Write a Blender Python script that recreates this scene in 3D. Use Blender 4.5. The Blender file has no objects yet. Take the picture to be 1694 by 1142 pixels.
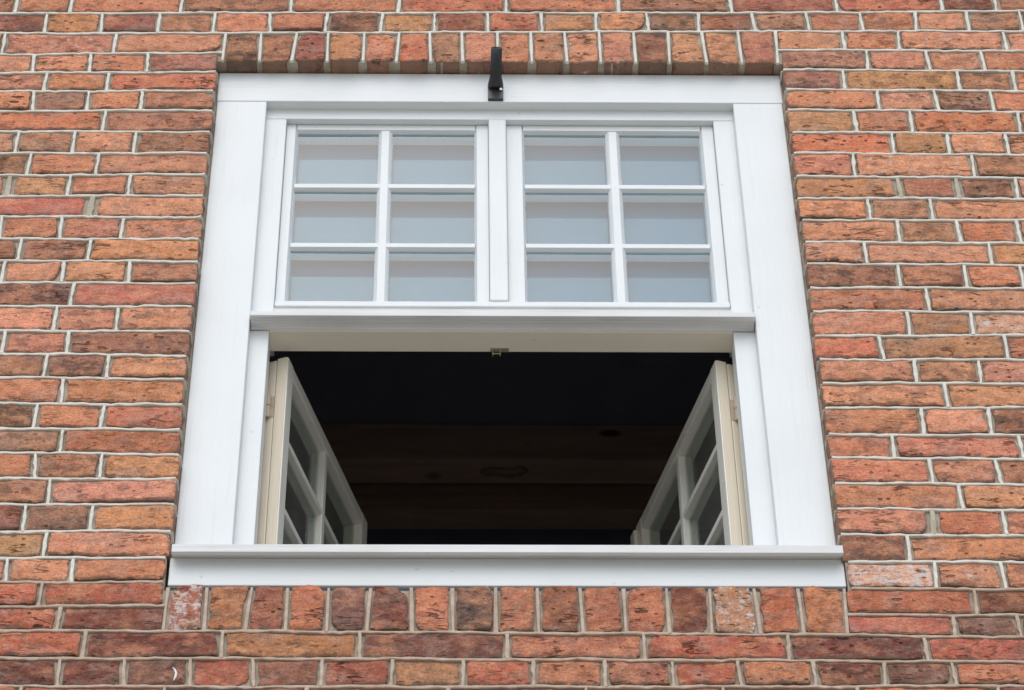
import bpy, bmesh, math, random
import numpy as np
from mathutils import Vector, Matrix

random.seed(7)
C = bpy.context.scene.collection
sc = bpy.context.scene
Z0 = 1.6                        # eye height of the photographer above the ground

# ------------------------------------------------------------------ camera
F = 5185.29                     # focal length in photo pixels (1694 wide)
PITCH, YAW, ROLL = 0.83900728, 0.02561615, -0.01593368
CAM = np.array([-0.07233189, -3.34332826, Z0])
_f = np.array([math.sin(YAW)*math.cos(PITCH), math.cos(YAW)*math.cos(PITCH), math.sin(PITCH)])
_r0 = np.array([math.cos(YAW), -math.sin(YAW), 0.0])
_u0 = np.cross(_r0, _f)
_r = math.cos(ROLL)*_r0 + math.sin(ROLL)*_u0
_u = -math.sin(ROLL)*_r0 + math.cos(ROLL)*_u0
cd = bpy.data.cameras.new('camera'); cam = bpy.data.objects.new('camera', cd); C.objects.link(cam)
cd.sensor_fit = 'HORIZONTAL'; cd.sensor_width = 36.0; cd.lens = F/1694*36.0
cd.clip_start = 0.05; cd.clip_end = 3000
M4 = Matrix(((_r[0], _u[0], -_f[0], CAM[0]), (_r[1], _u[1], -_f[1], CAM[1]), (_r[2], _u[2], -_f[2], CAM[2]), (0, 0, 0, 1)))
cam.matrix_world = M4
sc.camera = cam

# ------------------------------------------------------------------ light
SUN_EL, SUN_AZ = math.radians(51), math.radians(187)     # azimuth from +Y towards +X; behind the camera, high
w = bpy.data.worlds.new('World'); sc.world = w; w.use_nodes = True
nt = w.node_tree; nt.nodes.clear()
sky = nt.nodes.new('ShaderNodeTexSky'); sky.sky_type = 'NISHITA'; sky.sun_disc = False
sky.sun_elevation = SUN_EL; sky.sun_rotation = SUN_AZ
sky.air_density = 1.0; sky.dust_density = 2.0; sky.ozone_density = 1.0; sky.altitude = 0
bg = nt.nodes.new('ShaderNodeBackground'); bg.inputs['Strength'].default_value = 0.13
wo = nt.nodes.new('ShaderNodeOutputWorld')
nt.links.new(sky.outputs[0], bg.inputs[0]); nt.links.new(bg.outputs[0], wo.inputs[0])
sl = bpy.data.lights.new('sun', 'SUN'); so = bpy.data.objects.new('sun', sl); C.objects.link(so)
sl.energy = 1.5; sl.angle = math.radians(70); sl.color = (0.965, 0.985, 1.0)
sd = Vector((math.sin(SUN_AZ)*math.cos(SUN_EL), math.cos(SUN_AZ)*math.cos(SUN_EL), math.sin(SUN_EL)))
so.rotation_euler = (-sd).to_track_quat('-Z', 'Y').to_euler(); so.location = sd*20
sc.cycles.max_bounces = 7; sc.cycles.diffuse_bounces = 3; sc.cycles.glossy_bounces = 3; sc.cycles.transparent_max_bounces = 12
vs = sc.view_settings
vs.view_transform = 'Standard'; vs.look = 'None'; vs.gamma = 1.0; vs.use_curve_mapping = False
vs.exposure = 0.09

# ------------------------------------------------------------------ helpers
def unp(x, y, yy=0.0):
    """point of the plane Y=yy that the photo shows at pixel x, y (survey of the wall)"""
    d = ((x-847)/F)*_r - ((y-571)/F)*_u + _f
    return CAM + (yy-CAM[1])/d[1]*d
def lin(c):
    return tuple((v/255/12.92 if v/255 <= .04045 else ((v/255+.055)/1.055)**2.4) for v in c)
def link(o, parent=None):
    C.objects.link(o)
    if parent is not None: o.parent = parent
    return o
def obj(name, bm, mat, parent=None, smooth=False):
    me = bpy.data.meshes.new(name); bm.to_mesh(me); bm.free()
    if mat: me.materials.append(mat)
    if smooth:
        me.polygons.foreach_set('use_smooth', [True]*len(me.polygons))
    return link(bpy.data.objects.new(name, me), parent)
def empty(name, loc=(0, 0, 0)):
    o = bpy.data.objects.new(name, None); o.location = loc; o.empty_display_size = .1
    return link(o)
def tag(o, label=None, cat=None, group=None, kind=None):
    for k, v in (('label', label), ('category', cat), ('group', group), ('kind', kind)):
        if v: o[k] = v
    return o
def box(bm, x0, x1, y0, y1, z0, z1, bev=0.0):
    b = bmesh.new(); bmesh.ops.create_cube(b, size=1)
    for v in b.verts:
        v.co = Vector(((x0+x1)/2+v.co.x*(x1-x0), (y0+y1)/2+v.co.y*(y1-y0), (z0+z1)/2+v.co.z*(z1-z0)))
    if bev: bmesh.ops.bevel(b, geom=list(b.edges), offset=bev, segments=2, affect='EDGES', profile=.5)
    merge(bm, b)
def merge(bm, b):
    me = bpy.data.meshes.new('tmp'); b.to_mesh(me); b.free(); bm.from_mesh(me); bpy.data.meshes.remove(me)
def prism(bm, pts, axis, a, b, bev=0.0):
    """polygon pts swept along an axis from a to b. axis 'x': pts are (y, z); axis 'z': pts are (x, y)"""
    q = bmesh.new()
    mk = (lambda p, t: (t, p[0], p[1])) if axis == 'x' else (lambda p, t: (p[0], p[1], t))
    A = [q.verts.new(mk(p, a)) for p in pts]; B = [q.verts.new(mk(p, b)) for p in pts]
    n = len(pts)
    for i in range(n): q.faces.new((A[i], A[(i+1) % n], B[(i+1) % n], B[i]))
    q.faces.new(A); q.faces.new(B[::-1])
    bmesh.ops.recalc_face_normals(q, faces=q.faces)
    if bev: bmesh.ops.bevel(q, geom=list(q.edges), offset=bev, segments=2, affect='EDGES', profile=.5)
    merge(bm, q)
def cyl(bm, p0, p1, r0, r1, n=24, cap0=True, cap1=True):
    p0, p1 = Vector(p0), Vector(p1); d = (p1-p0).normalized()
    e1 = d.orthogonal().normalized(); e2 = d.cross(e1)
    A = []; B = []
    for i in range(n):
        a = 2*math.pi*i/n; o = e1*math.cos(a)+e2*math.sin(a)
        A.append(bm.verts.new(p0+o*r0)); B.append(bm.verts.new(p1+o*r1))
    for i in range(n): bm.faces.new((A[i], A[(i+1) % n], B[(i+1) % n], B[i]))
    if cap0: bm.faces.new(A[::-1])
    if cap1: bm.faces.new(B)
    return A, B

# ------------------------------------------------------------------ materials
class Mat:
    def __init__(s, name):
        s.m = bpy.data.materials.new(name); s.m.use_nodes = True
        s.t = s.m.node_tree; s.b = s.t.nodes['Principled BSDF']; s.out = s.t.nodes['Material Output']
        g = s.t.nodes.new('ShaderNodeNewGeometry'); s.pos = g.outputs['Position']
    def n(s, typ, **k):
        x = s.t.nodes.new(typ)
        for a, v in k.items(): setattr(x, a, v)
        return x
    def l(s, a, b): s.t.links.new(a, b)
    def mapped(s, scale, loc=(0, 0, 0)):
        m = s.n('ShaderNodeMapping'); m.inputs['Scale'].default_value = scale; m.inputs['Location'].default_value = loc
        s.l(s.pos, m.inputs['Vector']); return m.outputs[0]
    def noise(s, scale, detail=3, rough=.55, vec=None, dist=0):
        x = s.n('ShaderNodeTexNoise'); x.inputs['Scale'].default_value = scale; x.inputs['Detail'].default_value = detail
        x.inputs['Roughness'].default_value = rough; x.inputs['Distortion'].default_value = dist
        s.l(vec if vec is not None else s.pos, x.inputs['Vector']); return x.outputs['Fac']
    def ramp(s, fac, stops):
        x = s.n('ShaderNodeValToRGB'); e = x.color_ramp.elements
        while len(e) < len(stops): e.new(.5)
        for i, (p, c) in enumerate(stops):
            e[i].position = p; e[i].color = (c, c, c, 1) if isinstance(c, (int, float)) else (*c, 1)
        s.l(fac, x.inputs[0]); return x.outputs[0]
    def mix(s, fac, a, b, mode='MIX'):
        x = s.n('ShaderNodeMix', data_type='RGBA', blend_type=mode)
        for sock, v in ((x.inputs[0], fac), (x.inputs[6], a), (x.inputs[7], b)):
            if hasattr(v, 'is_linked'): s.l(v, sock)
            elif isinstance(v, (int, float)): sock.default_value = v
            else: sock.default_value = (*v, 1)
        return x.outputs[2]
    def math(s, op, a, b=0.0, clamp=False):
        x = s.n('ShaderNodeMath', operation=op, use_clamp=clamp)
        for sock, v in ((x.inputs[0], a), (x.inputs[1], b)):
            if hasattr(v, 'is_linked'): s.l(v, sock)
            else: sock.default_value = v
        return x.outputs[0]
    def bump(s, h, strength=.5, dist=.002, normal=None):
        x = s.n('ShaderNodeBump'); x.inputs['Strength'].default_value = strength; x.inputs['Distance'].default_value = dist
        s.l(h, x.inputs['Height'])
        if normal is not None: s.l(normal, x.inputs['Normal'])
        return x.outputs[0]
    def done(s, col=None, rough=None, normal=None, spec=None):
        for k, v in (('Base Color', col), ('Roughness', rough), ('Normal', normal), ('Specular IOR Level', spec)):
            if v is None: continue
            if hasattr(v, 'is_linked'): s.l(v, s.b.inputs[k])
            elif isinstance(v, (int, float)): s.b.inputs[k].default_value = v
            else: s.b.inputs[k].default_value = (*v, 1)
        return s.m

def brick_material():
    m = Mat('weathered_brick')
    a = m.n('ShaderNodeAttribute', attribute_name='brick_colour')
    fx = m.n('ShaderNodeAttribute', attribute_name='brick_wear')
    sp = m.n('ShaderNodeSeparateColor'); m.l(fx.outputs['Color'], sp.inputs[0])
    lime, soot, rough_amt = sp.outputs[0], sp.outputs[1], sp.outputs[2]
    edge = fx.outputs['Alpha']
    base = a.outputs['Color']
    # warped coordinates shared by the wear layers
    wn = m.n('ShaderNodeTexNoise'); wn.inputs['Scale'].default_value = 45; wn.inputs['Detail'].default_value = 2; m.l(m.pos, wn.inputs['Vector'])
    wv = m.n('ShaderNodeVectorMath', operation='MULTIPLY_ADD'); m.l(wn.outputs['Color'], wv.inputs[0]); wv.inputs[1].default_value = (.016, .016, .010); m.l(m.pos, wv.inputs[2])
    warp = wv.outputs[0]
    def wmap(scale, loc=(0, 0, 0)):
        q = m.n('ShaderNodeMapping'); q.inputs['Scale'].default_value = scale; q.inputs['Location'].default_value = loc
        m.l(warp, q.inputs['Vector']); return q.outputs[0]
    # broad patches of firing colour: brighter orange, paler sand
    n2 = m.noise(1.0, 2, .5, wmap((15, 15, 22), (3, 1, 7)))
    col = m.mix(m.ramp(n2, [(.49, 0.0), (.64, .85)]), base, m.mix(.45, base, (.68, .30, .14)))
    col = m.mix(m.ramp(n2, [(.32, .75), (.46, 0.0)]), col, m.mix(.5, base, (.42, .27, .20)))
    n1 = m.noise(58, 3, .65)
    v = m.math('ADD', m.math('MULTIPLY', m.math('SUBTRACT', n1, .5), 1.25), 1.18)
    hs = m.n('ShaderNodeHueSaturation'); m.l(col, hs.inputs['Color']); m.l(v, hs.inputs['Value']); hs.inputs['Saturation'].default_value = .94
    col = hs.outputs[0]
    # worn pale sand skin
    pale = m.ramp(m.noise(75, 3, .7, m.mapped((.8, 1, 1.2), (5, 5, 5))), [(.48, 0.0), (.70, .6)])
    col = m.mix(pale, col, m.mix(.5, col, (.66, .46, .35)))
    # sandy grain
    gr = m.noise(250, 3, .85)
    col = m.mix(m.math('MULTIPLY', m.ramp(gr, [(.36, 1.0), (.54, 0.0)]), .62), col, m.mix(1.0, col, (.45, .40, .38), 'MULTIPLY'))
    # soot and dirt patches
    dn = m.noise(1.0, 3, .68, wmap((34, 34, 58), (11, 3, 2)))
    df = m.math('MULTIPLY', m.ramp(dn, [(.50, 0.0), (.60, 1.0)]), m.math('ADD', .26, m.math('MULTIPLY', soot, .74)), True)
    col = m.mix(df, col, m.mix(.78, col, (.055, .045, .040)))
    # cracks and pressing folds: thin, broken up
    cn = m.noise(1.0, 3, .55, m.mapped((13, 13, 62), (1, 8, 3)), .35)
    e = m.ramp(m.math('ABSOLUTE', m.math('SUBTRACT', cn, .5)), [(.006, 1.0), (.030, 0.0)])
    cm = m.ramp(m.noise(24, 2, .5, m.mapped((1, 1, 1), (6, 2, 9))), [(.55, 0.0), (.63, 1.0)])
    e = m.math('MULTIPLY', e, cm)
    # holes, long and ragged
    vo = m.n('ShaderNodeTexVoronoi'); vo.inputs['Scale'].default_value = 1.0
    m.l(wmap((24, 24, 62), (4, 4, 4)), vo.inputs['Vector'])
    vs_ = m.n('ShaderNodeSeparateColor'); m.l(vo.outputs['Color'], vs_.inputs[0])
    pit = m.math('MULTIPLY', m.ramp(m.math('ADD', vo.outputs['Distance'], m.math('MULTIPLY', m.math('SUBTRACT', gr, .5), .18)), [(.13, 1.0), (.22, 0.0)]), m.ramp(vs_.outputs[0], [(.86, 0.0), (.88, 1.0)]))
    v2 = m.n('ShaderNodeTexVoronoi'); v2.inputs['Scale'].default_value = 1.0
    m.l(m.mapped((88, 88, 120), (1, 4, 2)), v2.inputs['Vector'])
    vs2 = m.n('ShaderNodeSeparateColor'); m.l(v2.outputs['Color'], vs2.inputs[0])
    pit2 = m.math('MULTIPLY', m.ramp(v2.outputs['Distance'], [(.18, 1.0), (.32, 0.0)]), m.ramp(vs2.outputs[1], [(.93, 0.0), (.95, 1.0)]))
    hol = m.math('MULTIPLY', m.math('MAXIMUM', m.math('MAXIMUM', e, pit), pit2), rough_amt, True)
    col = m.mix(m.math('MULTIPLY', hol, .85), col, m.mix(1.0, col, (.20, .14, .12), 'MULTIPLY'))
    # dark brown along the arrises and side faces, strongest at the bottom, noise-broken
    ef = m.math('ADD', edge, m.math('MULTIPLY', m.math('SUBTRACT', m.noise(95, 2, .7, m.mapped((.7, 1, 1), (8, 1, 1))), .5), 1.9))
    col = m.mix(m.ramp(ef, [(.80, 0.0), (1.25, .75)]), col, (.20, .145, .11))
    # lime bloom
    ln = m.noise(62, 3, .78, m.mapped((1, 1, 1.2), (2, 9, 1)))
    lf = m.ramp(m.math('ADD', ln, m.math('MULTIPLY', m.math('SUBTRACT', lime, .5), .62)), [(.60, 0.0), (.74, .9)])
    col = m.mix(lf, col, (.68, .60, .55))
    h1 = m.noise(150, 3, .75, m.mapped((.8, 1, 1.2)))
    h2 = m.noise(1.0, 3, .55, wmap((26, 26, 60), (3, 3, 3)))
    h = m.math('ADD', m.math('MULTIPLY', h1, .45), m.math('MULTIPLY', h2, .8))
    h = m.math('SUBTRACT', h, m.math('MULTIPLY', hol, .9))
    nb = m.bump(h, .95, .0055)
    nb = m.bump(gr, .6, .0015, nb)
    return m.done(col, .93, nb, .25)

def mortar_material(name, c0, c1, dirt=.5, grain=.5):
    m = Mat(name)
    n1 = m.noise(60, 5, .7); gr = m.noise(700, 2, .7); n2 = m.noise(14, 3, .6, m.mapped((1, 1, 1), (5, 0, 3)))
    col = m.mix(m.ramp(n1, [(.35, 0.0), (.65, 1.0)]), c0, c1)
    col = m.mix(m.math('MULTIPLY', m.ramp(n2, [(.45, 0.0), (.7, 1.0)]), dirt), col, m.mix(1.0, col, (.62, .55, .46), 'MULTIPLY'))
    col = m.mix(m.math('MULTIPLY', gr, grain), col, m.mix(1.0, col, (.55, .54, .52), 'MULTIPLY'))
    h = m.math('ADD', m.math('MULTIPLY', n1, 1.0), m.math('MULTIPLY', gr, .25))
    return m.done(col, .95, m.bump(h, .7, .003), .2)

def paint_material(name, col, axis='z', rough=.42, grain=.55, wear=.09):
    m = Mat(name)
    s = {'z': (150, 60, 5), 'x': (5, 60, 150), 'y': (90, 5, 90)}[axis]
    g = m.noise(1.0, 4, .6, m.mapped(s))
    big = m.noise(7, 3, .5)
    fine = m.noise(260, 3, .6)
    c = m.mix(m.math('MULTIPLY', m.ramp(big, [(.4, 0.0), (.75, 1.0)]), wear*1.6), col, tuple(v*f for v, f in zip(col, (.86, .85, .80))))
    c = m.mix(m.math('MULTIPLY', m.ramp(g, [(.25, 1.0), (.42, 0.0)]), wear*2.2), c, tuple(v*.72 for v in col))
    spot = m.ramp(m.noise(75, 2, .4, m.mapped((1, 1, 1), (4, 1, 2))), [(.74, 0.0), (.79, .35)])
    c = m.mix(spot, c, (.42, .40, .36))
    h = m.math('ADD', g, m.math('MULTIPLY', fine, .25))
    r = m.math('ADD', rough, m.math('MULTIPLY', m.math('SUBTRACT', big, .5), .2))
    return m.done(c, r, m.bump(h, grain, .0012), .45)

BRICK = brick_material()
MORTAR = mortar_material('joint_mortar', (.43, .37, .285), (.59, .52, .42), .6)
RIDGE = mortar_material('pale_pointing_mortar', (.79, .74, .64), (.91, .865, .765), .2, .25)
RIDGE2 = mortar_material('pinkish_stained_pointing', (.60, .44, .33), (.74, .60, .48), .4)
OLIVE = mortar_material('mossy_repair_mortar', (.52, .465, .345), (.68, .62, .49), .5)
WHITE = (.785, .82, .815)
PV = paint_material('white_paint_upright', WHITE, 'z')
PH = paint_material('white_paint_level', WHITE, 'x')
PC = paint_material('warm_white_paint', (.83, .80, .71), 'z', .3)
PWORN = paint_material('worn_white_paint', (.77, .775, .76), 'x', .55, .8, .42)
CREAM = paint_material('cream_paint_upright', (.79, .70, .545), 'z', .45)
CREAMH = paint_material('cream_paint_level', (.84, .775, .635), 'x', .45)

def simple(name, col, rough, scale=30, amt=.25, metal=0, bumpd=.0006):
    m = Mat(name); n = m.noise(scale, 4, .6)
    c = m.mix(m.math('MULTIPLY', n, amt*2), col, tuple(v*.5 for v in col))
    m.b.inputs['Metallic'].default_value = metal
    return m.done(c, rough, m.bump(n, .4, bumpd), .5)
BLACK = simple('black_painted_iron', (.030, .031, .034), .32, 160, .3)
STEEL = simple('bare_steel', (.55, .54, .5), .35, 80, .3, 1.0)
ZINC = simple('aged_brass', (.62, .52, .36), .4, 120, .3, .6)
HINGE = simple('cream_hinge_with_rust', (.66, .54, .40), .55, 90, .42)
FLASH = simple('lead_flashing', (.16, .18, .22), .6, 60, .3)
GROUND = simple('paving_stone', (.52, .475, .40), .9, 1.5, .12)
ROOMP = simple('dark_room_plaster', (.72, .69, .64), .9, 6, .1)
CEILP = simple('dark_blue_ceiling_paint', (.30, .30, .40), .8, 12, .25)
def wood_material():
    m = Mat('old_pine_beam')
    g = m.noise(1.0, 4, .6, m.mapped((2.2, 22, 26)), .8)
    vo = m.n('ShaderNodeTexVoronoi'); vo.inputs['Scale'].default_value = 1.0
    m.l(m.mapped((5.2, 8, 11), (1.3, .4, .2)), vo.inputs['Vector'])
    ks = m.n('ShaderNodeSeparateColor'); m.l(vo.outputs['Color'], ks.inputs[0])
    kn = m.math('MULTIPLY', m.ramp(vo.outputs['Distance'], [(.09, 1.0), (.17, 0.0)]), m.ramp(ks.outputs[0], [(.6, 0.0), (.62, 1.0)]))
    c = m.mix(m.ramp(g, [(.3, 0.0), (.7, 1.0)]), (.58, .38, .29), (.74, .51, .40))
    # one big knot where a branch left the beam over the window
    sx_ = m.n('ShaderNodeSeparateXYZ'); m.l(m.pos, sx_.inputs[0])
    kx, ky = KNOT
    dx = m.math('DIVIDE', m.math('SUBTRACT', sx_.outputs[0], kx), .050); dy = m.math('DIVIDE', m.math('SUBTRACT', sx_.outputs[1], ky), .016)
    dd = m.math('SQRT', m.math('ADD', m.math('MULTIPLY', dx, dx), m.math('MULTIPLY', dy, dy)))
    dd = m.math('ADD', dd, m.math('MULTIPLY', m.math('SUBTRACT', m.noise(22, 3, .65), .5), 2.2))
    ringk = m.ramp(dd, [(.40, .15), (.75, .45), (.95, .55), (1.5, 0.0)])
    c = m.mix(ringk, c, (.09, .045, .032))
    c = m.mix(kn, c, (.10, .05, .035))
    return m.done(c, .7, m.bump(g, .4, .002), .3)

def glass_material(name, tint, ior=1.52, film=0.0):
    m = Mat(name)
    m.t.nodes.remove(m.b)
    tr = m.n('ShaderNodeBsdfTransparent'); tr.inputs[0].default_value = (*tint, 1)
    gl = m.n('ShaderNodeBsdfGlossy'); gl.inputs['Roughness'].default_value = .015
    fr = m.n('ShaderNodeFresnel'); fr.inputs['IOR'].default_value = ior
    nb = m.bump(m.noise(14, 1, .5), .05, .004); m.l(nb, gl.inputs['Normal']); m.l(nb, fr.inputs['Normal'])
    mx = m.n('ShaderNodeMixShader'); gb = m.n('ShaderNodeNewGeometry'); m.l(m.math('MULTIPLY', m.math('MULTIPLY', fr.outputs[0], 1.3), m.math('SUBTRACT', 1.0, gb.outputs['Backfacing'])), mx.inputs[0]); m.l(tr.outputs[0], mx.inputs[1]); m.l(gl.outputs[0], mx.inputs[2])
    if film:
        df = m.n('ShaderNodeBsdfDiffuse'); df.inputs[0].default_value = (.34, .35, .30, 1)
        m2 = m.n('ShaderNodeMixShader'); m.l(m.math('MULTIPLY', m.ramp(m.noise(30, 4, .6, m.mapped((2, 2, .5))), [(.3, .4), (.7, 1.0)]), film), m2.inputs[0])
        m.l(mx.outputs[0], m2.inputs[1]); m.l(df.outputs[0], m2.inputs[2]); mx = m2
    m.l(mx.outputs[0], m.out.inputs['Surface']); return m.m
GLASS = glass_material('window_glass', (.825, .945, .99))
GLASSD = glass_material('casement_glass', (.90, .93, .92), film=.16)
def panel_material():
    m = Mat('milky_blind_panel')
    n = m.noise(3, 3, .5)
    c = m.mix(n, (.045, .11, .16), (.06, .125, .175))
    m.b.inputs['Coat Weight'].default_value = .62; m.b.inputs['Coat Roughness'].default_value = .01; m.b.inputs['Coat IOR'].default_value = 1.5
    return m.done(c, .6, None, .1)
PANEL = panel_material()

# ------------------------------------------------------------------ setting: ground and room
bm = bmesh.new(); box(bm, -400, 400, -800, 0.0, -.2, 0.0)
tag(obj('ground', bm, GROUND), kind='structure')
RX, RY0, RY1, RF, RC = 2.0, .125, 3.6, Z0+2.35, Z0+4.98
def slab(name, mat, *a):
    bm = bmesh.new(); box(bm, *a); return tag(obj(name, bm, mat), kind='structure')
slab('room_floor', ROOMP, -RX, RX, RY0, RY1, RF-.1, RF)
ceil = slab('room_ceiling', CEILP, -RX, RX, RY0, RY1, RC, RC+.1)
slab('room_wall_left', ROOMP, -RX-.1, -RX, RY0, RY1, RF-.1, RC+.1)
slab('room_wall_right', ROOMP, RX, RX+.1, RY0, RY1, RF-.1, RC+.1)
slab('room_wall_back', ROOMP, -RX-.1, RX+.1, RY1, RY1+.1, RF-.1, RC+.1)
# ceiling beams parallel to the window wall: front face and underside as seen through the opening
def elev(py): return PITCH - math.atan((py-571)/F)
hc = RC - Z0
D1 = hc/math.tan(elev(700)); H1 = D1*math.tan(elev(760)); E1 = H1/math.tan(elev(800))
D2 = H1/math.tan(elev(843)); E2 = H1/math.tan(elev(876))
for a, b in ((D1, E1), (D2, E2)):
    if a == D1:
        _k = unp(838, 778, (D1+E1)/2+CAM[1]); KNOT = (float(_k[0]), (D1+E1)/2+CAM[1]); WOOD = wood_material()
    bm = bmesh.new(); box(bm, -RX+.005, RX-.005, a+CAM[1], b+CAM[1], H1+Z0, RC-.002, .003)
    obj('beam', bm, WOOD, ceil)

# ------------------------------------------------------------------ the brick wall: survey of joints
# bed joint heights (photo rows) at x = 0, beside the opening (left, right) and x = 1694
LB = [22.4,55,90,120.5,151,183.7,217,253.5,290,324.4,358,395,430.6,467,506.6,546.7,584.5,624,667,708.4,748.5,791.8,834.3,880,923.7,963.4,1002.8,1043.4,1089,1134.5]
LM = [21,54.3,87,119,150,182,218.4,253,288,323,359.3,395,432.5,468.8,506.8,548,588.3,627,669.5,710.8,752,792.2,834.7,877.5,922,962.6,1002,1043.4,1089,1136]
LX = [378,378,363,358,354,352,350,343,341,337,335,330,328,324,320,316,310,305,304,301,298,288,287,284,278,275,270,260,400,400]
RM = [21,51.5,82,114.5,147.6,180.6,218.4,252.6,291.3,327.4,364,400,436,475.4,514.4,555.7,594.7,633,675,719,756.3,799.3,841.3,884,928.4,973.3,1017,1050,1092.5,1136]
RXX = [1294,1294,1294,1304,1300,1304,1308,1314,1318,1322,1328,1335,1338,1342,1345,1350,1355,1364,1368,1372,1380,1383,1387,1393,1405,1405,1410,1405,1310,1300]
RB = [17.7,51.5,84.3,118,150.4,185,220.8,256.6,294.4,328.6,364,402.3,438.4,476.6,516,554.5,594.7,634,673.8,720,759.6,801,844,886.6,929.6,974.4,1017,1055,1095,1134]
PITCHZ = 1/17.6
beds = []
for k in range(30):
    P = [unp(0, LB[k]), unp(LX[k], LM[k]), unp(RXX[k], RM[k]), unp(1694, RB[k])]
    m = sum(p[2] for p in P)/4
    xs = [-3.6, -1.35] + [p[0] for p in P] + [1.35, 3.6]; zs = [m, m] + [p[2] for p in P] + [m, m]
    beds.append((xs, zs))
top = sum(beds[0][1])/8
beds.insert(0, ([-3.6, 3.6], [top+PITCHZ]*2)); 
bot = sum(beds[-1][1])/8
beds.append(([-3.6, 3.6], [bot-PITCHZ]*2))
def wob(x, k): return .0008*math.sin(x*23+k*1.7)+.0005*math.sin(x*51+k*2.9)+.00035*math.sin(x*113+k*.7)
def bz(k, x): return float(np.interp(x, *beds[k])) + wob(x, k)
NB = len(beds)          # bed k is the top of row k-1 / bottom of...; row r lies between beds[r] and beds[r+1]

PAL = dict(o=(200,124,90), O=(198,110,68), l=(212,148,114), p=(205,141,114), P=(196,128,108), r=(184,98,76), R=(140,76,64),
           b=(152,106,84), B=(114,86,72), c=(192,138,94), C=(216,150,96), g=(146,116,102), u=(128,95,90), d=(122,72,60),
           k=(94,82,76), w=(212,168,146), y=(178,144,100), s=(186,106,87), x=(170,88,76), e=(190,100,70))
SOOT = dict(B=.75, b=.4, k=.7, g=.35, d=.45, u=.3)
# rows: (left joints, left end, codes) (right start, joints, codes); x in photo pixels at mid row
FULL = {
 0: ([118,301,482,660,838,1023,1208,1383,1557], 'ooboeobRrd'),
 1: ([75.5,168,262.6,354,446.7,539.7,631,719,807,896,986,1071,1155.6,1246.5,1336,1425,1515,1601,1689.5], 'dcRborBcRrcCBRgoolbb'),
 28: ([139,367,595,839.5,1066,1305,1532], 'rdcuPrdr'),
 29: ([97,205,314,419,532,648,766,882.7,1001,1113,1223.5,1347.5,1464,1578.5], 'ddureYrYrcdrldue'.replace('Y','y')),
 30: ([31,270,507,740,971,1197,1419,1654], 'ordrdrred'),
}
FULL[29] = (FULL[29][0], 'ddurgrCrcbrlduo'.replace('C','y'))
SIDE = {
 2: ([6,190],369.5,'ppp', 1284,[1395.5,1487,1663],'lolp'),
 3: ([55,149,244],359,'ppob', 1294,[1434.5,1535,1626],'gPpo'),
 4: ([75,178],357.7,'PoO', 1295,[1396,1585.6],'bcb'),
 5: ([54.8,145,234],353,'ogob', 1301,[1452.7,1549,1641],'opBo'),
 6: ([-28,172],352,'oOb', 1303,[1415,1507.7,1686],'yoOp'),
 7: ([28,121.6,223],348,'pblb', 1310.5,[1477,1569,1666],'Oclc'),
 8: ([48,161],343,'Bop', 1313,[1413,1610],'Ppb'),
 9: ([14,114,213.7],340,'cyop', 1317.6,[1487.6,1584.4,1682],'csBp'),
 10: ([150],336.5,'sp', 1319,[1438,1541],'Cgl'),
 11: ([1,100,202],334,'ooPp', 1327,[1486.5,1586,1685],'lbOp'),
 12: ([33,147.6],329.4,'bbC', 1332,[1432,1639],'plc'),
 13: ([5,104,213.7],328,'pplb', 1335,[1487.6,1597.4,1690.7],'Bbop'),
 14: ([119],323.5,'Bs', 1340,[1535],'op'),
 15: ([91,193.6],317.6,'lpl', 1344.8,[1503,1608],'pbw'),
 16: ([6,112],314,'pPb', 1348,[1458,1664.7],'rcr'),
 17: ([75,178],309,'bBl', 1355.4,[1514.8,1621],'pbp'),
 18: ([102.7],304.6,'oo', 1361,[1565.5],'lc'),
 19: ([58.6,169],302,'Bor', 1365,[1526.6,1638],'olB'),
 20: ([101.5],298,'gO', 1370.7,[1478,1689.5],'oop'),
 21: ([58,167],297,'obC', 1375.5,[1540.7,1651.7],'oPb'),
 22: ([81],291.6,'bp', 1381,[1589.6],'oc'),
 23: ([40,151],288.5,'Ruc', 1385,[1544,1662],'pOP'),
 24: ([74.4],283,'yp', 1391,[1503],'bo'),
 25: ([10.6,119],275,'opo', 1402.6,[1548,1660],'wpo'),
 26: ([67],274,'ee', 1398,[1614],'rd'),
 27: ([97],272.7,'rR', 1400,[1579,1686],'sud'),
}
WIDE = {(9, 14): 21, (9, 1487.6): 18, (9, 1584.4): 18, (10, 150): 24, (23, 1544): 20}
SOLD = ([370.7,430.6,486.8,542,601.7,658,711.6,764.7,823,879,936,992.4,1050,1106.4,1165,1224,1284.7], 'BbRcoegpoclpdylb')
ROWL = ([274,340,411,474,542,610,681,749,820,890,962,1033.5,1105,1176,1252.6,1324.6,1399], 'xcboudPkpboodwOc')
SOLD_BOT = Z0+4.4765
ROWL_TOP = Z0+3.1925

brick_wall = empty('brick_wall', (0, 0, 0))
tag(brick_wall, 'weathered orange and red brick wall with raised pale mortar joints around the window', 'wall', kind='thing')

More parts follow.
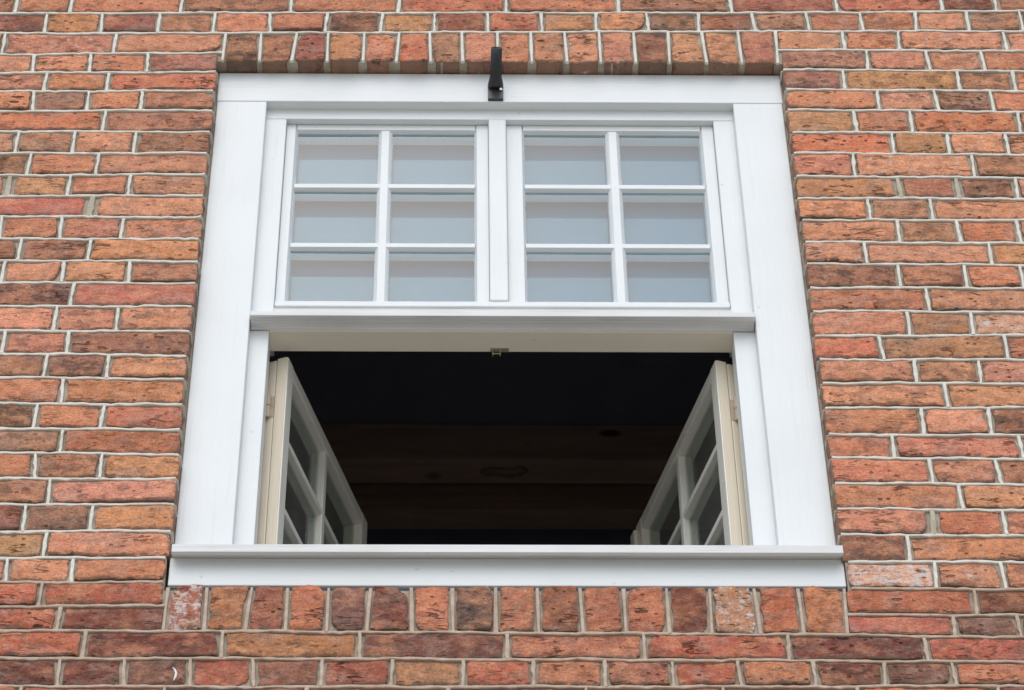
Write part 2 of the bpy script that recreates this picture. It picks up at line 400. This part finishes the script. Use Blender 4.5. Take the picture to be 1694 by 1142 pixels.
def noise1(rs, n, amp, sm=1):
    a = rs.normal(0, amp, n+4)
    for _ in range(sm): a = (a + np.roll(a, 1) + np.roll(a, -1))/3*1.35
    return a[2:n+2]
def brick_arrays(xl, xr, zb, zt, seed, rough=1.0, coarse=False, depth=.055, warp=(0, 0), crn=1.0):
    """irregular hand-made brick. xl/xr(z01) -> x, zb/zt(x) -> z. Returns verts, faces"""
    rs = np.random.RandomState(seed)
    L = xr(.5)-xl(.5); H = zt((xl(.5)+xr(.5))/2)-zb((xl(.5)+xr(.5))/2)
    if coarse:
        us = np.array([0, .5, 1.0]); vs_ = np.array([0, 1.0]); 
        us = np.array([0, .004/L, 1-.004/L, 1]); vs_ = np.array([0, .004/H, 1-.004/H, 1])
    else:
        nm = max(2, int(round((L-.012)/.010))); nv = max(2, int(round((H-.010)/.012)))
        us = np.concatenate([[0, .0022/L], np.linspace(.0065/L, 1-.0065/L, nm+1), [1-.0022/L, 1]])
        vs_ = np.concatenate([[0, .0022/H], np.linspace(.006/H, 1-.006/H, nv+1), [1-.0022/H, 1]])
    nu, nvv = len(us), len(vs_)
    tj = -np.abs(noise1(rs, nu, .0013*rough, 1))+rs.normal(0, .0006*rough, nu)+.0006; bj = np.abs(noise1(rs, nu, .0017*rough, 1))+rs.normal(0, .0008*rough, nu)-.0006
    lj = np.abs(noise1(rs, nvv, .0018*rough, 1)); rj = -np.abs(noise1(rs, nvv, .0018*rough, 1))
    off = rs.normal(0, .0011); tx = rs.normal(0, .0012); tz = rs.normal(0, .0010)
    dn = rs.normal(0, .0012*rough, (nu, nvv))
    dn = (dn+np.roll(dn, 1, 0)+np.roll(dn, -1, 0))/3*1.3
    cr = [max(.0012, rs.gamma(1.0, .0019)*crn*rough) for _ in range(4)]
    V = []
    for i, u in enumerate(us):
        for j, v in enumerate(vs_):
            x = xl(v)+(xr(v)-xl(v))*u
            z0, z1 = zb(x), zt(x)
            z = z0+(z1-z0)*v
            # ragged edges fade into the face
            x += lj[j]*max(0, 1-u*L/.012) + rj[j]*max(0, 1-(1-u)*L/.012)
            z += bj[i]*max(0, 1-v*H/.012) + tj[i]*max(0, 1-(1-v)*H/.012)
            # rounded corners
            for c, (cx, cz) in enumerate(((0, 0), (1, 0), (0, 1), (1, 1))):
                du = (u if cx == 0 else 1-u)*L; dv = (v if cz == 0 else 1-v)*H; R = cr[c]*2.2
                if du < R and dv < R:
                    a, b = R-du, R-dv; m1 = max(a, b); m2 = math.hypot(a, b)
                    if m2 > 1e-9:
                        s = m1/m2
                        na, nb = a*s, b*s
                        x += (a-na)*(1 if cx == 0 else -1); z += (b-nb)*(1 if cz == 0 else -1)
            e = min(u*L, (1-u)*L, v*H, (1-v)*H)
            y = off + tx*(u-.5)*2 + tz*(v-.5)*2 - .0012*(1-v)
            if e < 1e-6: y += .0018
            elif e < .003: y += .0006 + .7*dn[i, j]
            else: y += dn[i, j]
            V.append((x, min(y, .0026), z))
    Fc = []
    g = lambda i, j: i*nvv+j
    for i in range(nu-1):
        for j in range(nvv-1): Fc.append((g(i, j), g(i+1, j), g(i+1, j+1), g(i, j+1)))
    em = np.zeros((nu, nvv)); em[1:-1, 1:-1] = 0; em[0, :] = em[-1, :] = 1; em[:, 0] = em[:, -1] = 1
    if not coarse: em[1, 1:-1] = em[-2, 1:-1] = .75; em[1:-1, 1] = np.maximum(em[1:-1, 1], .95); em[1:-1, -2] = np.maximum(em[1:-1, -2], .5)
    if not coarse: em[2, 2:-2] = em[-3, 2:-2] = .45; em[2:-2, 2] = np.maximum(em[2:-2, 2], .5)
    ring = [g(i, 0) for i in range(nu)]+[g(nu-1, j) for j in range(1, nvv)]+[g(i, nvv-1) for i in range(nu-2, -1, -1)]+[g(0, j) for j in range(nvv-2, 0, -1)]
    b0 = len(V)
    n = len(ring)
    for r in ring: V.append((V[r][0], V[r][1], V[r][2]))      # own ring: a crisp arris
    for r in ring: V.append((V[r][0], depth, V[r][2]))
    for i in range(n): Fc.append((b0+i, b0+n+i, b0+n+(i+1) % n, b0+(i+1) % n))
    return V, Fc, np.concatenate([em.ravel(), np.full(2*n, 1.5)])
def set_attrs(me, cols, wear):
    a = me.attributes.new('brick_colour', 'FLOAT_COLOR', 'POINT'); a.data.foreach_set('color', np.asarray(cols, dtype=np.float32).ravel())
    a = me.attributes.new('brick_wear', 'FLOAT_COLOR', 'POINT'); a.data.foreach_set('color', np.asarray(wear, dtype=np.float32).ravel())
def colour(code, rs):
    c = np.array(PAL[code], float)
    c = c + (np.array((200, 122, 88))-c)*(.15 if code in 'sRudk' else .40)       # the whole wall leans to warm orange
    c = c*np.array((1.02, 1.01, .94))*(1+rs.normal(0, .04)) + rs.normal(0, 2.5, 3)
    return lin(np.clip(c, 20, 245))
SEED = [100]
brick_list = []
def add_brick(xl, xr, zb, zt, code, **k):
    SEED[0] += 1; rs = np.random.RandomState(SEED[0]*13)
    smooth = code == 's'
    V, Fc, em = brick_arrays(xl, xr, zb, zt, SEED[0], rough=.35 if smooth else 1.0, **k)
    V = np.array(V); c0 = V.mean(0); c0[1] = 0
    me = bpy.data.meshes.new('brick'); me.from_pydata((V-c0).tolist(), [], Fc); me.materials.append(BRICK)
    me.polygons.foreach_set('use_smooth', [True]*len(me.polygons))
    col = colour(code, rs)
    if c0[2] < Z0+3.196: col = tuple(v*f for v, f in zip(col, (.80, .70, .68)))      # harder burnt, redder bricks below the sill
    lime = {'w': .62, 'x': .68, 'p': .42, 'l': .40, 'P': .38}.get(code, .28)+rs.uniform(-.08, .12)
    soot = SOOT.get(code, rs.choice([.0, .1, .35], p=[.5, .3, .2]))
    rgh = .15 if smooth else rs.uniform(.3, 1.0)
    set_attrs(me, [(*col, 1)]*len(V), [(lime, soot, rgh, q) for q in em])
    o = bpy.data.objects.new('brick', me); o.location = c0
    link(o, brick_wall); brick_list.append(o)
    return o

ridges = []     # polylines of the raised pointing
olive = []
GAP = .0078
def ymid(x, k):
    """photo row of the middle of course k at photo column x"""
    def yb(i):
        i = min(max(i, 0), 29)
        return float(np.interp(x, [0, LX[i], RXX[i], 1694], [LB[i], LM[i], RM[i], RB[i]]))
    if k == 0: return yb(0)-16
    if k == 30: return yb(29)+20
    return (yb(k-1)+yb(k))/2
def jx(x, k): return float(unp(x, ymid(x, k))[0])
SC = .001
FAR = []        # per row: outermost x of the surveyed bricks
def lay(row, joints, codes, left_end=None, right_end=None):
    """a run of bricks of one course; joints in photo pixels; open ends are completed to a whole brick"""
    J = [jx(x, row) for x in joints]
    half = [WIDE.get((row, x), 10.8)*SC/2 for x in joints]
    k = row
    ztf = lambda x: bz(k, x)-GAP/2
    zbf = lambda x: bz(k+1, x)+GAP/2
    rs = np.random.RandomState(row*7+3)
    edges = list(zip(J, half))
    if left_end is None:
        vis = J[0]+.845*1.0
        full = .086 if vis < .082 else .178
        edges = [(J[0]-full-.0125, .00625)] + edges
    else: edges = [(jx(left_end, row), 0.0)] + edges
    if right_end is None:
        vis = .86-J[-1]
        full = .086 if vis < .082 else .178
        edges = edges + [(edges[-1][0]+full+.0125, .00625)]
    else: edges = edges + [(jx(right_end, row), 0.0)]
    for i in range(len(edges)-1):
        a, b = edges[i][0]+edges[i][1], edges[i+1][0]-edges[i+1][1]
        s1, s2 = rs.normal(0, .0009, 2)
        add_brick(lambda v, a=a, s=s1: a+s*(v-.5), lambda v, b=b, s=s2: b+s*(v-.5), zbf, ztf, codes[i])
    for (x, h), px in zip(edges, [None]+list(joints)+[None]):
        if h == 0: continue
        s = rs.normal(0, .0009)
        z0_, z1_ = bz(k+1, x)+.001, bz(k, x)-.001
        pts = [(x+s*(1-2*t/5)+rs.normal(0, .0004), 0, z0_+(z1_-z0_)*t/5) for t in range(6)]
        (olive if h > .008 else ridges).append((pts, 'v', .0027 if h < .008 else h*.42))
    return edges[0][0], edges[-1][0]

span = {}
for r, (J, codes) in FULL.items(): span[r] = lay(r, J, codes)
for r, (lj, le, lc, rs_, rj, rc) in SIDE.items():
    a, _ = lay(r, lj, lc, right_end=le-(4 if r in (2, 26, 27) else 0))
    _, b = lay(r, rj, rc, left_end=rs_+(4 if r in (2, 26, 27) else 0))
    span[r] = (a, b)
# bricks on edge over and under the window
def edge_course(xs, codes, top, bottom, ytop, ybot, gap, crn=1.0):
    lines = []
    for x in xs:
        lines.append((x, None))
    X1 = []; X0 = []
    for x in xs:
        c = float(unp(x, (ytop+ybot)/2)[0]); X0.append(c)
    rs = np.random.RandomState(5)
    tilt = [rs.normal(0, .0012) for _ in xs]
    for i in range(len(xs)-1):
        a, b = X0[i]+gap/2, X0[i+1]-gap/2
        add_brick(lambda v, a=a, s=tilt[i]: a+s*(v-.5)*2, lambda v, b=b, s=tilt[i+1]: b+s*(v-.5)*2, bottom, top, codes[i], crn=crn, depth=.11)
    return X0, tilt
sx, st = edge_course(*SOLD, lambda x: bz(2, x)-GAP/2, lambda x: SOLD_BOT+wob(x*2, 3), 53, 103, .0090)
for x, t in zip(sx, st): ridges.append(([(x-t, 0, SOLD_BOT+.0005), (x, 0, SOLD_BOT+.04), (x+t, 0, bz(2, x))], 'v', .0026))
rx, rt = edge_course(*ROWL, lambda x: ROWL_TOP+wob(x*3, 9)*1.4, lambda x: bz(28, x)+GAP/2, 970, 1045, .0098, 1.5)
for x, t in zip(rx, rt): ridges.append(([(x-t, 0, bz(28, x)), (x, 0, ROWL_TOP-.04), (x+t, 0, ROWL_TOP-.004)], 'v', .0026))

# bed joint pointing
def bedline(k, x0, x1, wrap0=False, wrap1=False):
    n = max(6, int((x1-x0)/.011)); pts = []
    if wrap0: pts += [(x0-.0, .024, bz(k, x0)-.001), (x0, .006, bz(k, x0))]
    for i in range(n+1):
        x = x0+(x1-x0)*i/n; pts.append((x, 0, bz(k, x)))
    if wrap1: pts += [(x1, .006, bz(k, x1)), (x1+.0, .024, bz(k, x1)-.001)]
    ridges.append((pts, 'h', .0025))
for k in range(NB):
    if k in (0, 1, 2) or k >= 28: bedline(k, -3.4, 3.4)
    elif k == 3: bedline(k, -3.4, sx[0]-.002); bedline(k, sx[-1]+.002, 3.4)
    elif k == 27: bedline(k, -3.4, rx[0]-.002); bedline(k, rx[-1]+.002, 3.4)
    else:
        le = jx(SIDE[min(k, 25)][1], min(k, 25)); ri = jx(SIDE[min(k, 25)][3], min(k, 25))
        bedline(k, -3.4, le-.003, wrap1=k < 25); bedline(k, ri+.003, 3.4, wrap0=k < 25)

# everything of the wall out of the picture: further courses as one mesh, the same joints
SV, SF, SCOL, SW = [], [], [], []
srs = np.random.RandomState(99)
def stuff_brick(a, b, zb, zt):
    SEED[0] += 1
    V, Fc, em = brick_arrays(lambda v: a, lambda v: b, zb, zt, SEED[0], coarse=True)
    o = len(SV); SV.extend(V); SF.extend([tuple(i+o for i in f) for f in Fc])
    c = colour(srs.choice(list('ooOlpPrbBcegdo')), srs)
    SCOL.extend([(*c, 1)]*len(V)); SW.extend([(.3+srs.uniform(-.1, .1), srs.choice([0, .2, .6]), srs.uniform(.5, 1), .3)]*len(V))
def run(k, x0, x1, zt, zb, row):
    x = x0; stretch = row % 2 == 0
    while x < x1-.03:
        Lb = .178 if stretch else .086
        stretch = not stretch if row % 3 else stretch
        e = min(x+Lb, x1)
        if x1-e < .05: e = x1
        stuff_brick(x, e, zb, zt)
        if e < x1: ridges.append(([(e+.00625, 0, zb(e)-.006), (e+.00625, 0, zt(e)+.006)], 'v', .0027))
        x = e+.0125
for r, (a, b) in span.items():
    zt = lambda x, r=r: bz(r, x)-GAP/2; zb = lambda x, r=r: bz(r+1, x)+GAP/2
    run(r, -2.6, a-.00625, zt, zb, r); run(r, b+.00625, 2.6, zt, zb, r+1)
topz = beds[0][1][0]; botz = beds[-1][1][0]
zc = topz; i = 0
while zc < Z0+5.9:
    zt = lambda x, z=zc+PITCHZ: z-GAP/2; zb = (lambda x: bz(0, x)+GAP/2) if i == 0 else (lambda x, z=zc: z+GAP/2)
    run(0, -2.6+(.09 if i % 2 else 0), 2.6, zt, zb, i)
    zc += PITCHZ; i += 1
    ridges.append(([(-3.4, 0, zc), (0, 0, zc), (3.4, 0, zc)], 'h', .0025))
zc = botz; i = 0
while zc > .06:
    zb = lambda x, z=zc-PITCHZ: z+GAP/2; zt = (lambda x: bz(NB-1, x)-GAP/2) if i == 0 else (lambda x, z=zc: z-GAP/2)
    run(0, -2.6+(.09 if i % 2 else 0), 2.6, zt, zb, i+1)
    zc -= PITCHZ; i += 1
    ridges.append(([(-3.4, 0, zc), (0, 0, zc), (3.4, 0, zc)], 'h', .0025))
me = bpy.data.meshes.new('outer_bricks'); me.from_pydata(SV, [], SF); me.materials.append(BRICK); set_attrs(me, SCOL, SW)
o = link(bpy.data.objects.new('outer_bricks', me), brick_wall); o['kind'] = 'stuff'

# raised pointing as swept half rounds
def sweep(lines, name, mat, yb=.0047, lift=.0):
    V, Fc = [], []
    rs = np.random.RandomState(3)
    for pts, kind, r in lines:
        n = 7; base = len(V); m = len(pts)
        for i, p in enumerate(pts):
            rr = r*max(.45, 1+rs.normal(0, .16)); yo = p[1]
            fr = rs.normal(0, .0005)
            for q, dd in ((1.0, 0), (1.0, .8), (.72, 1.0), (.1, 1.04), (-.7, 1.0), (-1.0, .8), (-1.0, 0)):
                sgn = q*rr + rs.normal(0, .00012)
                depth = yb-(yb+.0006+fr)*dd
                if yo > 0:      # wrapped round the reveal
                    V.append((p[0]+(.004-.0045*dd)*(1 if p[0] < 0 else -1), yo, p[2]+sgn))
                elif kind == 'h': V.append((p[0], depth, p[2]+sgn))
                else: V.append((p[0]+sgn, depth, p[2]))
        for i in range(m-1):
            for a in range(n-1):
                Fc.append((base+i*n+a, base+(i+1)*n+a, base+(i+1)*n+a+1, base+i*n+a+1))
        Fc.append(tuple(base+a for a in range(n))); Fc.append(tuple(base+(m-1)*n+a for a in range(n-1, -1, -1)))
    me = bpy.data.meshes.new(name); me.from_pydata(V, [], Fc); me.materials.append(mat)
    bmx = bmesh.new(); bmx.from_mesh(me); bmesh.ops.recalc_face_normals(bmx, faces=bmx.faces); bmx.to_mesh(me); bmx.free()
    return link(bpy.data.objects.new(name, me), brick_wall)
LOWZ = Z0+3.196
up = [q for q in ridges if q[0][len(q[0])//2][2] > LOWZ or q[0][-1][2] > LOWZ+.2]; low = [q for q in ridges if not (q[0][len(q[0])//2][2] > LOWZ or q[0][-1][2] > LOWZ+.2)]
sweep(up, 'raised_pointing', RIDGE); sweep(low, 'stained_pointing', RIDGE2)
for piece in olive: sweep([piece], 'mossy_mortar_repair', OLIVE)
# mortar body behind, with the opening left free
bm = bmesh.new()
MY0, MY1 = .0045, .118
box(bm, -3.5, -.5035, MY0, MY1, 0, Z0+6.0); box(bm, .5035, 3.5, MY0, MY1, 0, Z0+6.0)
box(bm, -.5035, .5035, MY0, MY1, SOLD_BOT+.003, Z0+6.0); box(bm, -.5035, .5035, MY0, MY1, 0, ROWL_TOP-.006)
for sg in (-1, 1):
    a, b = sorted((sg*.4982, sg*.5034)); box(bm, a, b, .0285, .10, ROWL_TOP+.07, SOLD_BOT-.002)
obj('mortar', bm, MORTAR, brick_wall)
# paint dab and mortar smear that sit on single bricks
def dab(name, px, mat, r, parent):
    V, Fc = [], []
    for i, (x, y, f) in enumerate(px):
        c = unp(x, y, -.0015)
        for a in range(6):
            t = math.pi*a/5; V.append((c[0]+math.cos(t)*r*f, -.0012-.0014*math.sin(t)-.0006, c[2]))
    for i in range(len(px)-1):
        for a in range(5): Fc.append((i*6+a, i*6+6+a, i*6+7+a, i*6+1+a))
    me = bpy.data.meshes.new(name); me.from_pydata(V, [], Fc); me.materials.append(mat); return link(bpy.data.objects.new(name, me), parent)
dab('paint_dab', [(286,1105,.4),(289,1108,.8),(291.5,1114,1),(290,1121,.9),(287,1127,.3)], PV, .002, brick_wall)

# ------------------------------------------------------------------ the window
win = empty('window', (0, .03, Z0+3.25))
tag(win, 'white painted wooden window with fixed small panes above two inward open casements', 'window', kind='thing')
WZ = Vector((0, .03, Z0+3.25))
def part(name, bm, mat, parent=win, smooth=False):
    o = obj(name, bm, mat, None, smooth)
    o.parent = parent
    base = Vector((0, 0, 0)); p = parent
    while p is not None: base += p.location; p = p.parent
    o.data.transform(Matrix.Translation(-base))
    return o
def zb_(z): return Z0+z
HEADZ, IH, TN0, TN1 = 4.393, 4.366, 3.8107, 3.8210
# outer casing
bm = bmesh.new(); box(bm, -.4985, .4990, .026, .117, zb_(HEADZ), zb_(4.4745), .0015); part('head_board', bm, PH)
for s in (-1, 1):
    bm = bmesh.new(); a, b = sorted((s*.4975, s*.4105)); box(bm, a, b, .0263, .117, zb_(3.272), zb_(HEADZ-.0008), .0015); part('jamb_board', bm, PV)
# inner frame: upper posts and head, lower posts
for s in (-1, 1):
    bm = bmesh.new(); a, b = sorted((s*.4110, s*.3750)); box(bm, a, b, .0445, .116, zb_(TN1+.002), zb_(IH-.0004), .0012); part('upper_frame_post', bm, PV)
    i = -.3796 if s < 0 else .3750
    bm = bmesh.new(); a, b = sorted((s*.4110, i)); box(bm, a, b, .0448, .0895, zb_(3.275), zb_(3.8065), .0012); part('lower_frame_post', bm, PV)
bm = bmesh.new(); box(bm, -.4108, .4108, .0442, .115, zb_(IH), zb_(HEADZ+.01), .0012); part('frame_head', bm, PH)
bm = bmesh.new(); box(bm, -.0207, .0102, .0425, .10, zb_(3.8803), zb_(IH-.001), .0025); part('mullion', bm, PV)
bm = bmesh.new(); box(bm, -.3738, .3738, .0440, .0552, zb_(3.8672), zb_(3.8797), .0012); part('bottom_bead', bm, PH)
# transom: weathered top, nose, drip groove, flat soffit
bm = bmesh.new()
prism(bm, [(.015, zb_(TN0)), (.015, zb_(TN1)), (.0475, zb_(TN1+.028)), (.0475, zb_(3.868)), (.105, zb_(3.868)), (.105, zb_(3.840)), (.0895, zb_(3.840)), (.0895, zb_(3.8095)), (.0445, zb_(3.8095)),
           (.0440, zb_(3.8130)), (.0330, zb_(3.8130)), (.0322, zb_(TN0+.0012)), (.0290, zb_(TN0+.0012)), (.0285, zb_(TN0+.0030)), (.0245, zb_(TN0+.0030)), (.0240, zb_(TN0))], 'x', -.4096, .4096, .0007)
part('transom', bm, PWORN)
bm = bmesh.new(); box(bm, -.3796, .3750, .046, .0893, zb_(3.8062), zb_(3.8094), .0005); part('lower_frame_head', bm, CREAMH)
# latch keeper under the lower head
bm = bmesh.new()
x0 = -.010
box(bm, x0-.010, x0+.020, .0800, .0890, zb_(3.8048), zb_(3.8063), .0004)
for dx in (-.007, .005): box(bm, x0+dx, x0+dx+.0018, .0845, .0890, zb_(3.7935), zb_(3.8049), .0003)
box(bm, x0-.007, x0+.0068, .0852, .0868, zb_(3.7970), zb_(3.7988), .0003)
part('latch_keeper', bm, ZINC)
# sill with sloping top, apron and flashing
bm = bmesh.new()
prism(bm, [(-.0150, zb_(3.2475)), (-.0150, zb_(3.2635)), (.050, zb_(3.281)), (.118, zb_(3.288)), (.118, zb_(3.235)), (.012, zb_(3.235)), (.012, zb_(3.2580)), (-.0070, zb_(3.2560)), (-.0078, zb_(3.2475))], 'x', -.4955, .5000, .0008)
part('sill', bm, PWORN)
bm = bmesh.new(); box(bm, -.4992, .5022, .0080, .05, zb_(3.2009), zb_(3.2572), .0015); part('apron_board', bm, PH)
bm = bmesh.new(); box(bm, -.497, .499, .014, .06, zb_(3.1885), zb_(3.2012), .001); part('flashing_strip', bm, FLASH)

def bar(bm, p0, p1, axis, front, base, yf, yg, yb, off=0.0):
    """moulded glazing bar: flat nose, slopes to the glass, square inside. axis 'z': x from p0[0], else z"""
    f, b = front/2, base/2
    pr = [(-f, yf), (f, yf), (b*.82, yf+(yg-yf)*.55), (b, yg), (b, yb), (-b, yb), (-b, yg), (-b*.82, yf+(yg-yf)*.55)]
    if axis == 'z': prism(bm, [(p0[0]+x, y) for x, y in pr], 'z', p0[1], p1[1], .0004)
    else: prism(bm, [(y, p0[1]+x) for x, y in pr], 'x', p0[0], p1[0], .0004)
def sash(x0, x1, glass, rows, name):
    """fixed light: glass = [(xa, xb), (xc, xd)] daylight; rows = [(z0, z1)...]"""
    yf, yg, yb = .056, .0635, .088
    bm = bmesh.new()
    ga, gb = glass[0][0], glass[-1][1]; za, zt = rows[-1][0], rows[0][1]
    def stile(a, b):
        prism(bm, [(a, yf), (b-.0045, yf) if b in (ga,) else (b, yf), (b, yg) if b in (ga,) else (b, yb), (b, yb), (a, yb)] if b == ga else
                  [(a+.0045, yf), (b, yf), (b, yb), (a, yb), (a, yg)], 'z', zb_(3.869), zb_(IH-.0012), .0005)
    stile(x0, ga); stile(gb, x1)
    prism(bm, [(yf+.0006, zb_(zt+.004)), (yg, zb_(zt)), (yb, zb_(zt)), (yb, zb_(IH-.0012)), (yf+.0006, zb_(IH-.0012))], 'x', ga-.002, gb+.002, .0004)
    prism(bm, [(yf-.0005, zb_(3.8905-.004)), (yf-.0005, zb_(3.878)), (yf+.004, zb_(3.8765)), (yf+.004, zb_(3.8705)), (yb, zb_(3.8705)), (yb, zb_(za)), (yg, zb_(za))], 'x', x0+.001, x1-.001, .0004)
    s = part(name, bm, PV)
    vb = (glass[0][1]+glass[1][0])/2
    bm = bmesh.new(); bar(bm, (vb, zb_(za)-.001), (vb, zb_(zt)+.001), 'z', .0125, glass[1][0]-glass[0][1], yf+.0004, yg, yb-.003); part('glazing_bar', bm, PV, s)
    for (a0, a1), (b0, b1) in zip(rows[:-1], rows[1:]):
        zm = zb_((a0+b1)/2)
        bm = bmesh.new(); bar(bm, (ga-.001, zm), (gb+.001, zm), 'x', .0100, a0-b1, yf+.0009, yg, yb-.0035); part('glazing_bar', bm, PH, s)
    rs = random.Random(int(x0*1000))
    for a, b in glass:
        for z0, z1 in rows:
            bm = bmesh.new(); box(bm, a-.004, b+.004, yg+.0008, yg+.0040, zb_(z0-.004), zb_(z1+.004))
            cx, cz = (a+b)/2, zb_((z0+z1)/2)
            tx, tz = rs.uniform(-.0035, .0035), rs.uniform(-.0035, .0035)
            for v in bm.verts: v.co.y += (v.co.x-cx)*tx+(v.co.z-cz)*tz
            part('pane', bm, GLASS, s)
    return s
ROWS = [(4.2045, 4.3475), (4.0465, 4.1870), (3.8915, 4.0290)]
sash(-.3744, -.0212, [(-.3545, -.2133), (-.1888, -.0458)], ROWS, 'fixed_sash')
sash(.0107, .3744, [(.0420, .1845), (.2092, .3502)], ROWS, 'fixed_sash')
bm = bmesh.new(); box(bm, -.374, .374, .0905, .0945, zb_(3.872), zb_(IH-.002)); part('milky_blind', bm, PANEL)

# casements, opened inwards. Built closed in local u (from the hinge), v (thickness), z; then turned
def casement(side, ang, pivot, w=.392, dz=0.0):
    zb0, zt0, th = zb_(3.292), zb_(3.7985)+dz, .0335
    e = empty('casement', (0, 0, 0)); e.parent = win
    e.location = Vector(pivot)-WZ
    a = math.radians(ang)
    e.rotation_euler = (0, 0, 0)
    sx_ = 1 if side == 'left' else -1
    def turn(o):
        # local point (u, v): u along the leaf from the pivot, v = 0 at the room face, th at the street face
        for vtx in o.data.vertices:
            u, v, z = vtx.co
            x = u*math.cos(a)+v*math.sin(a); y = u*math.sin(a)-v*math.cos(a)
            vtx.co = (sx_*x, y, z-pivot[2])
        if sx_ < 0: o.data.flip_normals()
        o.data.update()
        return o
    st, tr, br = .027, .027, .036
    gp = [(st, (w-.0125)/2), ((w+.0125)/2, w-st)]
    zr = [zt0-tr, zb0+br]; hh = (zr[0]-zr[1]-2*.0125)/3
    gz = [(zr[0]-hh, zr[0]), (zr[0]-2*hh-.0125, zr[0]-hh-.0125), (zr[1], zr[1]+hh)]
    def bx(nm, mat, u0, u1, v0, v1, z0, z1, par, bev=.0012):
        bm = bmesh.new(); box(bm, u0, u1, v0, v1, z0, z1, bev); return turn(obj(nm, bm, mat, par))
    bx('hinge_stile', PC, .0022, st, .0145, th, zb0, zt0, e)
    bx('hinge_stile_edge', CREAM, 0.0, st-.002, .0, .0143, zb0+.001, zt0-.004, e)
    bx('hinge_stile_facing', CREAM, .0004, .0021, .0155, th-.002, zb0+.001, zt0-.001, e, .0003)
    bx('meeting_stile', PC, w-st, w, 0.0, th, zb0, zt0, e)
    bx('top_rail', PC, st+.0004, w-st-.0004, .0006, th-.0006, zt0-tr, zt0-.0005, e)
    bx('bottom_rail', PC, st+.0004, w-st-.0004, .0006, th-.0006, zb0+.0005, zb0+br, e)
    bx('glazing_bar', PC, gp[0][1], gp[1][0], .006, th-.003, zr[1]+.0003, zr[0]-.0003, e)
    for (a0, a1), (b0, b1) in zip(gz[:-1], gz[1:]):
        bx('glazing_bar', PC, st+.0004, w-st-.0004, .0045, th-.0036, b1, a0, e)
    for u0, u1 in gp:
        for z0, z1 in gz: bx('pane', GLASSD, u0-.002, u1+.002, th-.017, th-.014, z0-.002, z1+.002, e, 0)
    for zc in (zt0-.115, zb0+.045):
        bm = bmesh.new()
        cyl(bm, (-.0035, .0055, zc-.026), (-.0035, .0055, zc-.001), .0042, .0042, 12)
        cyl(bm, (-.0035, .0055, zc+.001), (-.0035, .0055, zc+.026), .0042, .0042, 12)
        cyl(bm, (-.0035, .0055, zc+.026), (-.0035, .0055, zc+.030), .0026, .0018, 10)
        box(bm, -.0012, .0002, .001, .0145, zc-.024, zc+.024, .0003)
        turn(obj('hinge', bm, HINGE, e))
    if side == 'right':
        bx('meeting_strip', PC, w-.006, w+.013, th-.010, th+.006, zb0+.001, zt0-.012, e)
    return e
casement('left', 72.3, (-.3815, .0975, zb_(3.29)), w=.404, dz=-.006)
casement('right', 73.6, (.3795, .0975, zb_(3.29)), w=.407, dz=-.010)

# ------------------------------------------------------------------ flag pole holder on the head board
flag = empty('flag_pole_holder', (-.008, .026, zb_(4.41)))
tag(flag, 'black iron flag pole socket screwed to the white board above the window', 'flag holder')
def fpart(name, bm, mat, smooth=False):
    o = obj(name, bm, mat, None, smooth); o.parent = flag; o.data.transform(Matrix.Translation(-flag.location)); return o
pz0, pz1 = zb_(4.3955), zb_(4.4380)
bm = bmesh.new(); box(bm, -.0215, .0055, .0205, .0262, pz0, pz1, .0012); fpart('plate', bm, BLACK)
beta = math.radians(24); ax = Vector((.02, -math.cos(beta), math.sin(beta))).normalized()
p0 = Vector((-.008, .0225, zb_(4.4300)))
bm = bmesh.new()
n = 28
prof = [(0.0, .0140, .0085), (.006, .0138, .0100), (.013, .0122, .0104), (.021, .0103, .0101), (.072, .0098, .0098), (.072, .0082, .0082), (.036, .0082, .0082)]
e1 = Vector((1, 0, 0)); e1 = (e1-ax*e1.dot(ax)).normalized(); e2 = ax.cross(e1)
rings = []
for t, ra, rb in prof:
    rings.append([bm.verts.new(p0+ax*t+e1*math.cos(2*math.pi*i/n)*ra+e2*math.sin(2*math.pi*i/n)*rb) for i in range(n)])
for A, B in zip(rings[:-1], rings[1:]):
    for i in range(n): bm.faces.new((A[i], A[(i+1) % n], B[(i+1) % n], B[i]))
bm.faces.new(rings[-1]); bm.faces.new(rings[0][::-1])
bmesh.ops.recalc_face_normals(bm, faces=bm.faces)
fpart('socket', bm, BLACK, True)
bm = bmesh.new(); cyl(bm, (.0015, .021, zb_(4.4210)), (.0015, .0175, zb_(4.4200)), .0032, .0026, 12); fpart('screw', bm, STEEL)
print('bricks', len(brick_list), 'outer', len(SF))
